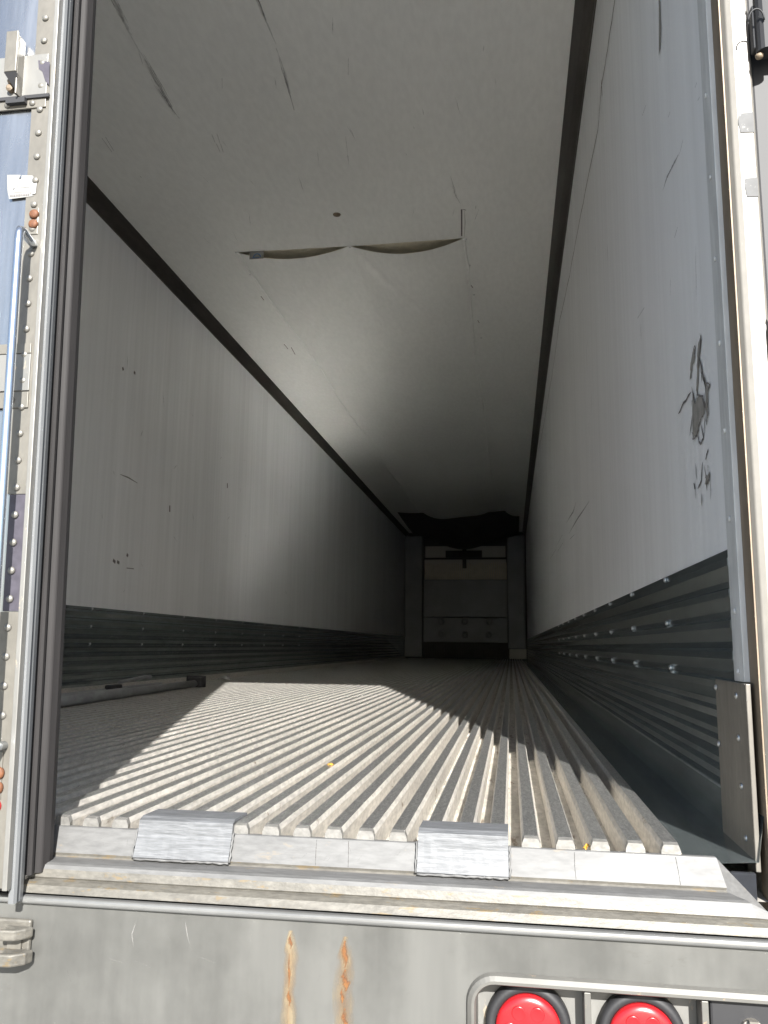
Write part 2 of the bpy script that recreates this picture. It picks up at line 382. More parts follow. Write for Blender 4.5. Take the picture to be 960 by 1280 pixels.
# light box lip: swept frame round the opening
def hoff(d):
    r2 = rr-d; pts = [(1.262, z1-d)]+[(x0+rr+r2*math.cos(R(90+i*11.25)), z1-rr+r2*math.sin(R(90+i*11.25))) for i in range(9)]+[(x0+d, z0+d)]
    return pts
m = MB(); rings = []
for d, y in ((-.006, BY-.0005), (-.004, BY-.007), (.001, BY-.0105), (.0045, BY-.0105), (.0065, BY-.007), (.0085, BY+.050)):
    rings.append(m.add([(a, y, b) for a, b in hoff(d)]))
for i in range(5):
    for j in range(10): m.face([rings[i]+j, rings[i]+j+1, rings[i+1]+j+1, rings[i+1]+j])
lb = m.build('light_box', 'lightbox', T)
m = MB(); m.poly([(x0, z0), (1.262, z0), (1.262, z1), (x0, z1)], lambda a, b: (a, BY+.030, b)); m.build('back_plate', 'trim2', lb)
for dx in (1.0055, 1.142):
    m = MB(); m.box((dx-.004, BY-.004, z0+.01), (dx+.004, BY+.0295, z1-.0085)); m.build('divider', 'lightbox', lb, bevel=.001)
def lamp(cx, cz):
    m = MB(); m.lathe((cx, BY+.029, cz), (0, -1, 0), [(.053, 0), (.053, .010), (.051, .016), (.044, .018), (.0405, .012)], n=48)
    hs = m.build('tail_light', 'black', T, origin=(cx, BY+.028, cz), smooth=True)
    m = MB(); m.lathe((cx, BY+.029, cz), (0, -1, 0), [(.0405, .008), (.0402, .0175), (.0385, .0205), (.032, .0222), (.02, .0234), (.002, .0238)], n=48)
    ln = m.build('lens', 'red', hs, smooth=True)
    for i in range(7):
        a = i*math.pi/3; rad = 0 if i == 6 else .0225
        m = MB(); px, pz = cx+rad*math.cos(a), cz+rad*math.sin(a)
        m.lathe((px, BY+.029, pz), (0, -1, 0), [(.0105, .0205), (.0085, .0233 if i < 6 else .0240), (.0078, .0236 if i < 6 else .0242), (.0070, .0235 if i < 6 else .0241)], n=20)
        m.build('light_emitter', 'red', ln, smooth=True)
lamp(.934, -.201); lamp(1.071, -.202)
m = MB(); m.box((1.149, BY+.004, -.29), (1.249, BY+.028, -.1375), 0)
sk = m.build('empty_lamp_socket', 'black', lb, bevel=.003)
m = MB(); m.lathe((1.195, BY+.004, -.178), (0, -1, 0), [(.013, 0), (.013, .006), (.008, .008)], n=16); m.box((1.190, BY-.010, -.20), (1.200, BY-.004, -.164)); m.build('wire_plug', 'brown', lb)

# rust streaks and grime on the bumper panel
def bfn(a, b): return (a, BY-.0006, b)
m = MB()
for xx, wd, zt in ((.632, .024, -.100), (.704, .030, -.103)):
    m.ribbon([(xx, zt), (xx+.001, zt-.03), (xx-.001, zt-.07), (xx+.001, zt-.12), (xx, zt-.2)], wd, 0, fn=bfn)
marks(m, 'rust_streak', rustst, bp)
m = MB()
for xx, a, b_, wd in ((.632, -.104, -.122, .010), (.631, -.128, -.170, .0055), (.632, -.172, -.190, .010), (.704, -.108, -.140, .013), (.705, -.142, -.168, .017), (.701, -.165, -.182, .008), (.705, -.188, -.215, .012)):
    m.ribbon([(xx, a), (xx, (a+b_)/2), (xx, b_)], wd, 0, fn=lambda a, b: (a, BY-.0011, b))
marks(m, 'rust_core', rusts2, bp)
m = MB()
for q in ([(.42, -.10), (.414, -.118), (.418, -.135)], [(.488, -.098), (.492, -.115), (.497, -.131)], [(.385, -.150), (.402, -.153)], [(.42, -.150), (.445, -.157)], [(.51, -.140), (.535, -.146)], [(.466, -.118), (.471, -.124)], [(.58, -.105), (.578, -.118)]):
    m.ribbon(q, .0022, 0, fn=lambda a, b: (a, BY-.0009, b))
marks(m, 'pale_scrape', pale, bp)
m = MB()
for q in ([(.325, -.168), (.332, -.182)], [(.337, -.165), (.343, -.175)], [(.672, -.150), (.669, -.158)], [(.935, -.101), (.941, -.101)], [(1.02, -.098), (1.024, -.099)], [(.30, -.125), (.297, -.135)]):
    m.ribbon(q, .002, 0, fn=lambda a, b: (a, BY-.0009, b))
marks(m, 'nick_mark', smear, bp)

# door keeper on the bumper, lower left
m = MB()
m.box((.205, BY-.008, -.160), (.272, BY-.0005, -.106))
kp = m.build('door_keeper', 'sill_dirty', T, bevel=.003)
m = MB()
m.prism([(.236, BY-.009), (.278, BY-.009), (.272, BY-.020), (.262, BY-.030), (.240, BY-.032), (.238, BY-.026), (.256, BY-.022)], 2, -.127, -.113)
m.prism([(.234, BY-.009), (.280, BY-.009), (.276, BY-.022), (.262, BY-.034), (.236, BY-.036), (.234, BY-.029), (.254, BY-.024)], 2, -.158, -.142)
m.build('keeper_jaw', 'sill_dirty', kp, bevel=.0025)
m = MB(); m.box((.242, BY-.012, -.142), (.262, BY-.0082, -.128)); m.build('keeper_pin', 'trim', kp)
m = MB(); m.lathe((.220, BY-.008, -.122), (0, -1, 0), [(.007, 0), (.006, .003), (.003, .004)], n=12); m.lathe((.216, BY-.008, -.145), (0, -1, 0), [(.007, 0), (.006, .003), (.003, .004)], n=12)
m.build('bolt_head', 'jamb', kp, smooth=True)

# ---- wall end strip, brown scuff plate, jamb on the right
m = MB(); m.box((1.2375, .0405, .222), (1.2465, .0918, 2.49))
es = m.build('end_strip', 'strip', T, bevel=.001)
for z in (2.2, 1.95, 1.7, 1.42, 1.136, .995, .859, .724, .587, .455, .321, .236):
    m = MB(); m.lathe((1.2372, .066, z), (-1, 0, 0), [(.0042, 0), (.0040, .0015), (.0022, .0028)], n=10); m.build('screw', 'strip', es, smooth=True)
m = MB()
m.prism([(1.2335, .020), (1.2400, .019), (1.2400, .200), (1.2355, .200)], 2, -.022, .2205)
sp = m.build('scuff_plate', 'brown', T, bevel=.0012)
for y, z in ((.072, .202), (.072, .144), (.070, .079), (.062, .012), (.190, .208), (.190, .123)):
    m = MB(); m.lathe((1.2350, y, z), (-1, 0, 0), [(.0050, 0), (.0046, .002), (.0025, .0035)], n=12); m.build('screw', 'steel', sp, smooth=True)
m = MB(); m.prism([(1.200, .0135), (1.232, .0135), (1.232, .022), (1.20, .022)], 2, -.0735, -.022); m.build('shaded_corner_plate', 'shade_dark', T, bevel=.002)  # plate coloured near black to stand in for shade at the sill end

# ---- side walls: white liner, galvanised corrugated kick plate
KL, KR = .4447, .4171
def kick(side, ztop, ystart, name='kick_plate'):
    x = W*side; s = -side                                    # s points into the trailer
    prof = [(x, ztop), (x+s*.003, ztop)]
    z = ztop-.012; pz = .0455
    while z > .055:
        prof += [(x+s*.003, z), (x+s*.0135, z-.005), (x+s*.0135, z-.016), (x+s*.003, z-.036)]
        z -= pz
    prof += [(x+s*.004, .035), (x+s*.012, -.008), (x, -.008)]
    m = MB(); m.prism(prof, 1, ystart, LEN-.01, segs=1)
    return m.build(name, 'galv', T)
kr = kick(1, KR, .0925); kl = kick(-1, KL, .03)
def screws(parent, side, rows, y0):
    for z, off in rows:
        for i in range(9):
            y = y0+off+i*(.505 if side > 0 else .62)
            m = MB(); m.lathe((side*(W-.0030 if True else 0), y, z), (-side, 0, 0), [(.0062, 0), (.0058, .0035), (.003, .0055)], n=10)
            m.build('screw', 'steel', parent, smooth=True, origin=(side*W, y, z))
screws(kr, 1, [(.4105, 0), (.3195, 0), (.2280, -.02)], .64)
screws(kl, -1, [(.4385, 0), (.3475, 0), (.2565, 0)], 2.26)
# white liners
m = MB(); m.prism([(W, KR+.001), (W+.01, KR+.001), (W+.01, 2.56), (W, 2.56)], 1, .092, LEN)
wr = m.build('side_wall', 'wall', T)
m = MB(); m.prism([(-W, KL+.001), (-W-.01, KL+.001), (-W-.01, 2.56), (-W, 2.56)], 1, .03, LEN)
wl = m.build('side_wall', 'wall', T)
# curved cove mouldings along both ceiling edges
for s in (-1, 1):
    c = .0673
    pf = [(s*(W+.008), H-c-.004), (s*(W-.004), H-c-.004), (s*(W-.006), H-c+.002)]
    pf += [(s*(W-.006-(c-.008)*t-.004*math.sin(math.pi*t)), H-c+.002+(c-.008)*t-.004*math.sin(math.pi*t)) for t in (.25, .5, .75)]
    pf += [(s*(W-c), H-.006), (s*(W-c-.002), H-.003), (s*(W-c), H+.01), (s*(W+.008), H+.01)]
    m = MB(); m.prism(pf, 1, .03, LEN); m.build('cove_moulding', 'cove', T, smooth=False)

# marks on the right wall
def rw(a, b, e=.0012): return (W-e, a, b)
RB = [[[0.319,0.733],[0.299,0.701],[0.278,0.707],[0.239,0.69],[0.231,0.67],[0.245,0.66],[0.277,0.654],[0.287,0.643],[0.329,0.639],[0.334,0.655]],[[0.323,0.779],[0.291,0.794],[0.277,0.797],[0.284,0.781],[0.309,0.764],[0.329,0.751]],[[0.232,0.802],[0.233,0.784],[0.252,0.766],[0.26,0.747],[0.28,0.71],[0.292,0.717],[0.274,0.752],[0.26,0.787]],[[0.23,0.729],[0.213,0.706],[0.186,0.698],[0.202,0.689],[0.214,0.651],[0.223,0.64],[0.226,0.668],[0.223,0.695]],[[0.253,0.557],[0.224,0.556],[0.223,0.547],[0.246,0.538],[0.259,0.542]]]
RL = [[[0.446,0.722],[0.397,0.726],[0.329,0.728]],[[0.292,0.642],[0.287,0.624],[0.27,0.617],[0.253,0.623],[0.248,0.632]],[[0.247,0.585],[0.234,0.591],[0.223,0.597]],[[0.323,0.593],[0.316,0.563]],[[0.343,0.562],[0.332,0.549]],[[0.277,0.572],[0.283,0.556],[0.314,0.546]],[[0.33,0.684],[0.356,0.653]],[[0.252,0.766],[0.231,0.723],[0.219,0.698]]]
RS = [[[0.497,1.222],[0.45,1.225],[0.368,1.21],[0.33,1.203]],[[0.331,1.198],[0.292,1.206]],[[0.406,1.069],[0.373,1.074]],[[0.41,1.334],[0.39,1.332]],[[0.169,1.199],[0.155,1.196]],[[0.182,1.234],[0.167,1.233]],[[0.699,1.537],[0.645,1.527]],[[0.887,1.098],[0.782,1.082]],[[0.472,0.977],[0.46,1.006]]]
RD = [[[2.295,0.869],[2.845,0.887],[3.494,0.896]],[[2.98,0.982],[3.167,0.965],[3.688,0.985]],[[3.117,0.839],[3.444,0.857]],[[4.077,0.967],[4.754,0.98]],[[4.044,0.912],[4.64,0.924]],[[4.867,0.965],[5.681,0.982]]]
CRK = [[0.75,2.20],[1.069,2.169],[1.258,2.16],[1.449,2.158],[1.574,2.092],[1.969,2.128],[2.486,2.175],[3.013,2.202],[3.85,2.298],[4.894,2.279],[6.414,2.32],[8.242,2.436]]
rj = random.Random(21)
def jag(p, amp=.0035, k=4, close=True):
    out = []; n = len(p)
    for i in range(n if close else n-1):
        a, b = p[i], p[(i+1) % n]
        for j in range(k):
            t = j/k; out.append((a[0]*(1-t)+b[0]*t+rj.uniform(-amp, amp)*1.3, a[1]*(1-t)+b[1]*t+rj.uniform(-amp, amp)))
    if not close: out.append(tuple(p[-1]))
    return out
m = MB()
for p in RB: m.poly(jag(p), rw, 0)
for p in (RB[0][:5], RB[0][5:], RB[1][1:4], RB[1][4:], RB[2][:4], RB[3][1:4], RB[3][4:], RB[4][1:4]): m.ribbon(jag(p, .003, 3, False), rj.uniform(.0015, .004), 0, m=1, fn=lambda a, b: rw(a, b, .0022))
for p in RL: m.ribbon(jag(p, .002, 3, False), rj.uniform(.004, .007), 0, m=1, fn=rw)
for i in range(16):
    y, z = rj.uniform(.20, .37), rj.choice((rj.uniform(.63, .80), rj.uniform(.53, .60))); m.ribbon(jag([(y, z), (y+rj.uniform(-.02, .02), z+rj.uniform(-.035, -.01))], .002, 3, False), rj.uniform(.002, .0045), 0, m=1, fn=rw)
m.poly([(.432, 1.75), (.445, 1.75), (.452, 1.62), (.474, 1.524), (.455, 1.524), (.437, 1.56)], rw, 0)
marks(m, 'wall_tear', ['tear', 'darkmark'], wr)
m = MB(); m.uv = {}
for p in RS: m.ribbon(p, .009, 0, fn=rw)
for p in RD: m.ribbon(p, .016, 0, fn=rw)
marks(m, 'scuff_mark', smearw, wr)
rg = random.Random(3); pts = []
for i in range(len(CRK)-1):
    for j in range(5):
        t = j/5; pts.append((CRK[i][0]*(1-t)+CRK[i+1][0]*t+rg.uniform(-.01, .01), CRK[i][1]*(1-t)+CRK[i+1][1]*t+rg.uniform(-.004, .004)))
m = MB(); m.ribbon(pts, .0065, 0, fn=rw); m.ribbon([(1.442, 2.183), (1.436, 2.118)], .03, 0, fn=rw)
m.build('wall_crack', 'crack', wr, recalc=False)
# thin strokes of wear all over both liners
rq = random.Random(77); m = MB()
for i in range(34):
    y = .25+5*rq.random()**1.3; z = rq.uniform(.5, 2.0); L_ = rq.uniform(.02, .12); a = rq.choice((1, 1, .3))*rq.uniform(-.5, .5)
    m.ribbon([(y+L_*math.sin(a)*t*.5+rq.uniform(-.002, .002), z+L_*math.cos(a)*(t-.5)) for t in (0, .33, .66, 1)], rq.uniform(.002, .006), 0, fn=rw)
marks(m, 'wear_mark', smearw, wr)
m = MB()
for i in range(26):
    y = 2.6+5*rq.random()**1.3; z = rq.uniform(.5, 1.9); L_ = rq.uniform(.02, .10); a = rq.uniform(-1.2, 1.2)
    m.ribbon([(y+L_*math.sin(a)*t, z+L_*math.cos(a)*(t-.5)) for t in (0, .5, 1)], rq.uniform(.003, .007), 0, fn=lambda a, b: (-W+.0009, a, b))
marks(m, 'wear_mark', smearw, wl)
# small nicks on the left wall
LW = [[[3.044,1.813],[3.056,1.798]],[[3.185,1.832],[3.206,1.83]],[[3.077,0.714],[3.107,0.703]],[[3.125,0.71],[3.155,0.704]],[[3.246,0.685],[3.338,0.689]],[[3.236,0.762],[3.257,0.755]],[[4.862,1.497],[4.867,1.46]],[[3.097,1.201],[3.197,1.203],[3.323,1.194]],[[3.798,1.141],[3.803,1.1]]]
m = MB()
for i, p in enumerate(LW): m.ribbon(p, .018 if i not in (7,) else .008, 0, fn=lambda a, b: (-W+.0012, a, b), taper=i in (7, 4))
marks(m, 'nick_mark', 'darkmark', wl)

# ---- ceiling: torn liner whose middle panel hangs in two scallops
XA, XB, YT = -.684, .672, 3.31
def sag(x, y):
    t = max(0, y-YT); u = (x-XA)/(XB-XA)
    lob = .064*abs(math.sin(math.pi*(x-XA)/(-XA)))**.8 if x < 0 else .074*abs(math.sin(math.pi*x/XB))**.85
    s = lob*math.exp(-t/.55)
    s += .045*math.sin(math.pi*min(1, max(0, u)))**.6*(1-math.exp(-t/1.3))
    s += .006*math.sin(7*x+1.3*y)*min(1, t)*math.sin(math.pi*u)
    s -= .022*math.exp(-((x-.02-.34*t)/.035)**2)*math.exp(-t/1.1)*min(1, t*5) + .018*math.exp(-((x+.03+.40*t)/.04)**2)*math.exp(-t/.9)*min(1, t*5)
    s -= .012*math.exp(-((t-1.35+.25*(x-.6)**2)/.03)**2)*math.exp(-((x-.52)/.16)**2)+.012*math.exp(-((t-2.9)/.05)**2)*math.exp(-((x+.45)/.12)**2)
    s += .010*math.sin(3.1*x+2.3*y)*math.sin(1.7*y-4*x)*min(1, t*.7)*math.sin(math.pi*u)+.03*math.exp(-t/1.5)*math.sin(math.pi*u)*min(1, t*2)
    return max(.0005, s)
def ce(a, b, e=.0012): return (a, b, H-e)
m = MB()
zz = lambda a, b: (a, b, H)
m.poly([(-1.19, .03), (1.19, .03), (1.19, YT), (XB, YT), (0, YT+.012), (XA, YT), (-1.19, YT)], zz)
m.poly([(-1.19, YT), (XA, YT), (XA, LEN), (-1.19, LEN)], zz); m.poly([(XB, YT), (1.19, YT), (1.19, LEN), (XB, LEN)], zz)
cl = m.build('ceiling', 'ceil', T, recalc=False)
m = MB()
def sfn(u, v):
    x = XA+(XB-XA)*u; y = YT+(LEN-YT)*v**2.2
    yy = y+(.03*math.sin(9*x)*max(0, 1-(y-YT)))*0
    return (x, yy, H-sag(x, y))
m.grid(sfn, 110, 150)
sg = m.build('torn_liner', 'ceil', cl, smooth=True)
m = MB(); m.box((-1.24, .03, 2.632), (1.24, LEN, 2.70)); m.build('foam_layer', 'foam', cl)
# seams on both sides of the hanging panel
m = MB()
for X, s in ((XA, -1), (XB, 1)):
    rg = random.Random(2); P_ = []
    for i in range(60):
        y = YT+(LEN-YT)*(i/59)**1.8; P_.append((X+rg.uniform(-.006, .006)+s*.012*math.sin(y*2.1), y, H-.004-rg.uniform(0, .004)))
    m.tube(P_, [.006 if i < 59 else .002 for i in range(60)], n=6)
marks(m, 'seam_ridge', 'ceil', cl)
m = MB()
CE = [([[-.45,.8],[-0.499,1.336],[-0.524,1.583]], .022), ([[-0.524,1.583],[-0.531,1.733],[-0.535,1.865],[-0.534,2.032]], .020), ([[-0.548,1.765],[-0.544,2.003]], .012), ([[.03,1.1],[0.026,1.409],[0.031,1.637]], .012), ([[0.025,1.659],[0.016,1.848],[-0.001,2.041]], .011)]
rk = random.Random(31)
for p, wv in CE:
    for i in range(5):
        o_ = rk.uniform(-wv/2, wv/2); t0 = rk.uniform(0, .45); t1 = rk.uniform(.55, 1); a = Vector(p[0]); b = Vector(p[-1]); mid = Vector(p[len(p)//2])
        q = [a.lerp(b, t0+(t1-t0)*j/6)+Vector((o_+rk.uniform(-.0015, .0015), 0)) for j in range(7)]
        m.ribbon(q, rk.uniform(.0025, .006), 0, fn=ce)
    m.ribbon(p, wv*1.6, 0, fn=lambda a, b: (a, b, H-.0006))
for p in ([[0.187,2.26],[0.158,2.485]], [[0.647,2.657],[0.657,2.808],[0.683,2.931]], [[-.25,1.80],[-.27,1.86]], [[.30,1.75],[.28,1.85]]): m.ribbon(p, .02, 0, fn=ce)
marks(m, 'scuff_mark', smear, cl)
m = MB()
for p in ([[-0.429,2.165],[-0.436,2.225]], [[-0.433,2.235],[-0.439,2.305]], [[-0.404,2.162],[-0.414,2.232]], [[-.414,2.24],[-0.424,2.306]], [[-0.954,2.119],[-0.96,2.234]], [[-0.933,2.116],[-0.946,2.223]], [[0.006,1.95],[-0.003,2.045]], [[-.528,1.80],[-.533,1.95]], [[-.54,1.90],[-.538,2.0]]): m.ribbon(p, .0055, 0, fn=ce)
m.ribbon([[0.684,2.985],[.676,3.13],[0.667,3.283]], .008, 0, fn=ce, taper=False)
m.ribbon([[0.684,2.988],[.700,2.990],[.708,3.0]], .006, 0, fn=ce)
m.ribbon([[.700,2.99],[.695,3.13],[.683,3.29]], .003, 0, fn=ce)
marks(m, 'scratch_mark', 'darkmark', cl)
m = MB()
for p in ([[-0.825,4.848],[-0.822,4.956]], [[-0.787,4.924],[-0.798,5.089]], [[-0.738,3.943],[-0.736,4.01]], [[.69,3.95],[.70,3.99]], [[.71,4.55],[.72,4.6]]):
    m.ribbon(p, .018, 0, fn=lambda a, b: (a, b, H-.0015))
marks(m, 'stain_mark', 'crack', cl)
m = MB(); m.lathe((0, 2.951, H-.0005), (0, 0, -1), [(.022, 0), (.020, .004), (.011, .005), (.010, .009), (.004, .010)], n=18); m.build('bolt_head', 'jamb', cl, smooth=True)
m = MB()
for i in range(24):
    x_ = rq.uniform(-1.0, 1.05); y = rq.uniform(1.5, 3.1); L_ = rq.uniform(.02, .16); a = rq.uniform(-.25, .25)
    m.ribbon([(x_+L_*math.sin(a)*t, y+L_*math.cos(a)*t) for t in (0, .5, 1)], rq.uniform(.003, .008), 0, fn=ce)
marks(m, 'wear_mark', smear, cl)
for (a, b) in ((0, YT+.02), (XA-.015, YT), (XB+.015, YT+.01), (XB+.02, YT+.35), (XA-.02, YT+.3), (XB+.05, 4.9), (XB+.03, 4.1)):
    m = MB(); m.lathe((a, b, H-.001), (0, 0, -1), [(.008, 0), (.007, .003), (.003, .004)], n=10); m.build('screw', 'strip', cl, smooth=True)

# ---- nose bulkhead
m = MB(); m.box((-1.25, 16.0, -.014), (1.25, 16.06, 2.62)); bk = m.build('bulkhead', 'cloth', T)
for x0_, x1_ in ((-1.245, -.868), (.862, 1.215)):
    m = MB(); m.box((x0_, 15.80, .22 if x0_ > 0 else .03), (x1_, 15.999, 2.52)); m.build('bulkhead_column', 'bulk', bk, bevel=.02)
m = MB(); m.box((.885, 15.79, .02), (1.225, 15.998, .215)); m.build('column_foot', 'bulkw', bk, bevel=.008)
m = MB(); m.box((-.86, 15.90, .85), (.855, 15.998, 1.62)); m.build('bulkhead_panel', 'bulk', bk, bevel=.01)
m = MB(); m.box((-.86, 15.895, .34), (.855, 15.998, .84))
lp = m.build('bulkhead_panel', 'bulk', bk, bevel=.01)
for zz_ in (.76, .50):
    for xx in (-.49, -.01, .48):
        m = MB(); m.lathe((xx, 15.894, zz_), (0, -1, 0), [(.075, 0), (.07, .02), (.045, .028), (.04, .012), (.01, .012)], n=20); m.build('boss', 'bulk', lp, smooth=True)
m = MB()
for i in range(34):
    xx = -.80+i*.049; m.box((xx, 15.93, .02), (xx+.02, 15.98, .33))
m.build('floor_grille', 'cloth', bk)
m = MB(); m.box((-.845, 15.95, 1.63), (.84, 15.99, 2.04), 0); m.build('window_backing', 'bulkw', bk)
m = MB()
for i in range(40):
    xx = -.83+i*.0425; m.box((xx, 15.90, 1.625), (xx+.022, 15.948, 1.95+.02*math.sin(i)))
m.build('cooling_fins', 'fin', bk)
m = MB(); m.box((-.86, 15.86, 2.04), (.86, 15.90, 2.075)); m.box((-.05, 15.85, 1.85), (.03, 15.895, 2.25)); m.box((-.40, 15.85, 2.08), (.35, 15.92, 2.22)); m.build('fan_bracket', 'black', bk, bevel=.006)
m = MB(); m.box((-.83, 15.95, 2.08), (.83, 15.99, 2.32)); m.build('window_backing', 'bulkw', bk)
m = MB()                                                    # limp air chute hanging in front of the unit
def chute(u, v):
    x = -1.05+2.15*u; y = 13.2+2.6*v
    return (x, y, H-.002-(.05+.30*math.sin(math.pi*u)**1.2)*v**1.2-.02*math.sin(11*u+3*v))
m.grid(chute, 40, 20)
ac = m.build('air_chute', 'cloth', T, smooth=True); sm = ac.modifiers.new('thickness', 'SOLIDIFY'); sm.thickness = .004

# ---- closed left door
DY = -.115
D = MB()
D.box((-1.50, DY+.002, -.058), (.250, -.030, 2.56))
dr = D.build('rear_door', 'skin', T, origin=(.253, DY, -.058), fn=shear)
sh = dict(fn=shear)
m = MB(); m.box((.218, DY-.0015, .475), (.247, DY+.001, 2.56)); m.box((.218, DY-.0015, -.057), (.247, DY+.001, .307)); m.build('edge_strip', 'trim', dr, **sh)
m = MB(); m.box((.222, DY-.0008, .308), (.247, DY+.0012, .474)); m.build('purple_patch', 'purple', dr, **sh)  # flat dark purple panel in the break of the edge strip
m = MB(); m.box((.2472, DY-.003, -.060), (.2545, DY+.008, 2.56)); m.build('edge_trim', 'trim2', dr, bevel=.001, **sh)
def gasket(name, mt, prof, zb):
    m = MB(); m.prism(prof, 2, zb, 2.55, segs=1); return m.build(name, mt, dr, **sh)
# flat lip of the outer gasket, black gap, rounded inner bulb
gasket('outer_gasket', 'gask', [(.2505, DY+.0085), (.2580, DY+.0085), (.2600, DY+.013), (.2570, DY+.018), (.2580, DY+.024), (.2560, DY+.034), (.2505, DY+.0345)], -.079)
gasket('gasket_gap', 'black', [(.2502, DY+.035), (.2515, DY+.035), (.2515, DY+.044), (.2502, DY+.044)], -.058)
bulb = [(.2505, DY+.0445), (.2560, DY+.0445), (.2590, DY+.047), (.2590, DY+.052), (.2560, DY+.0545), (.2570, DY+.057)]
bulb += [(.2585+.008*math.sin(a), DY+.064-.006*math.cos(a)) for a in [i*math.pi/10 for i in range(1, 6)]]
bulb += [(.2690, DY+.074), (.2680, DY+.085), (.2600, DY+.0885), (.2505, DY+.0885)]
gasket('inner_gasket', 'gask2', bulb, -.052)
m = MB(); m.box((-1.50, -.029, -.03), (.235, -.012, 2.55)); m.build('door_lining', 'wall', dr, **sh)
# rivets down the edge
z = -.033; i = 0
while z < 1.70:
    m = MB(); xx = .2325 if z > .9 or z < .30 else .2325
    m.lathe((xx, DY-.0015, z), (0, -1, 0), [(.0056, 0), (.0054, .0014), (.0042, .0030), (.0016, .0038)], n=14)
    m.build('rivet', 'rivet', dr, origin=(xx, DY, z), smooth=True, **sh); z += .0398; i += 1
# horizontal straps
def strap(z0_, z1_, x1_=.2285, y=DY, mt='trim'):
    m = MB(); m.box((-1.45, y-.0022, z0_), (x1_, y+.001, z1_)); return m.build('door_strap', mt, dr, bevel=.0006, **sh)
strap(1.103, 1.176, .2225+.02, DY-.0018, 'trim2'); strap(1.084, 1.1015, .2225+.02, DY-.0018)
strap(.628, .684, .243, DY-.0018, 'trim2'); strap(.685, .700, .243, DY-.002); strap(.602, .626, .243, DY-.002)
for zz_, xs in ((1.167, (.148, .075)), (1.092, (.153, .195, .10)), (.692, (.196, .13)), (.614, (.203, .15))):
    for xx in xs:
        m = MB(); m.lathe((xx+.0235*zz_, DY-.0040, zz_), (0, -1, 0), [(.0052, 0), (.005, .0014), (.0016, .0030)], n=12); m.build('rivet', 'rivet', dr, smooth=True, **sh)
m = MB(); m.box((.085, DY-.007, 1.099), (.2490, DY-.0042, 1.1045)); m.build('strap_lip', 'black', dr, **sh)
# door-holder bracket with its wedge foot
m = MB()
bx0, bx1 = .182, .202
m.box((bx0, DY-.024, 1.135), (bx1, DY-.020, 1.205)); m.box((bx1-.003, DY-.0198, 1.10), (bx1, DY-.002, 1.200))
hb = m.build('holder_bracket', 'trim', dr, bevel=.001, **sh)
m = MB(); n = m.add([(bx0, DY-.024, 1.134), (bx1, DY-.024, 1.134), (bx1, DY-.005, 1.100), (bx1, DY-.005, 1.134), (bx0, DY-.005, 1.134)])
for q in ((0, 1, 2), (1, 3, 2), (0, 4, 3, 1), (0, 2, 4), (2, 3, 4)): m.face([n+i for i in q])
m.build('wedge_foot', 'black', hb, **sh)
m = MB(); m.lathe((.184, DY-.003, 1.118), (0, -1, 0), [(.006, 0), (.006, .008), (.003, .010)], n=10); m.lathe((.186, DY-.003, 1.128), (0, -1, 0), [(.005, 0), (.005, .010), (.003, .012)], n=10)
m.build('bracket_nut', 'jamb', hb, **sh)
m = MB(); m.box((.180, DY-.012, 1.090), (.212, DY-.0045, 1.0985)); m.build('bracket_base', 'black', hb, **sh)
m = MB(); rg = random.Random(9)
m.poly([(.226, 1.165), (.246, 1.160), (.247, 1.12), (.240, 1.128), (.234, 1.145), (.228, 1.150)], lambda a, b: (a, DY-.0046, b)); m.build('purple_patch', 'purple', dr, recalc=False, **sh)  # flat dark purple patch on the strap
# old sticker, half scraped off
m = MB()
st = lambda a, b: (a+.0225, DY-.0022, b)
m.poly([(.162, .975), (.185, .973), (.182, .966), (.198, .968), (.206, .958), (.203, .940), (.209, .936), (.168, .934), (.164, .950)], st)
stk = m.build('old_sticker', 'paper', dr, recalc=False, **sh)
m = MB(); s2 = lambda a, b: (a+.0225, DY-.0028, b)
m.poly([(.178, .972), (.184, .972), (.180, .952), (.174, .948)], s2); m.poly([(.187, .972), (.205, .970), (.213, .957), (.212, .940), (.205, .938), (.203, .950), (.186, .953)], s2)
m.poly([(.172, .951), (.198, .950), (.196, .944), (.176, .945)], s2)
m.build('scraped_print', 'ink', stk, recalc=False, **sh)
m = MB(); xx = .170
for wd in (.002, .001, .003, .0025, .0035, .002, .003, .0025, .002):
    m.poly([(xx, .9375), (xx+wd, .9375), (xx+wd, .9405), (xx, .9405)], s2); xx += wd+.0012
m.build('print_line', 'darkmark', stk, recalc=False, **sh)
# two rusty bolts above the grab bar, two beside the lower edge, a red reflector
def rbolt(x, z, mt='orange', r=.0075):
    m = MB(); x += .0235*z
    m.lathe((x, DY-.001, z), (0, -1, 0), [(r, 0), (r, .004), (r*.8, .006), (r*.35, .0065)], n=14); m.build('rusty_bolt', mt, dr, smooth=True, **sh)
m = MB(); m.box((.2265, DY-.003, .873), (.2415, DY-.001, .916)); m.build('bolt_plate', 'trim', dr, bevel=.0008, **sh)
rbolt(.2135, .905); rbolt(.2135, .889)
m = MB(); m.box((.205, DY-.0035, .056), (.2375, DY-.001, .118)); m.build('bolt_plate', 'trim', dr, bevel=.0008, **sh)
rbolt(.2300, .090, 'orange', .009); rbolt(.2300, .071, 'orange', .009)
m = MB(); m.lathe((.2290, DY-.001, .047), (0, -1, 0), [(.010, 0), (.010, .003), (.006, .005)], n=16); m.build('reflector', 'red', dr, smooth=True, **sh)
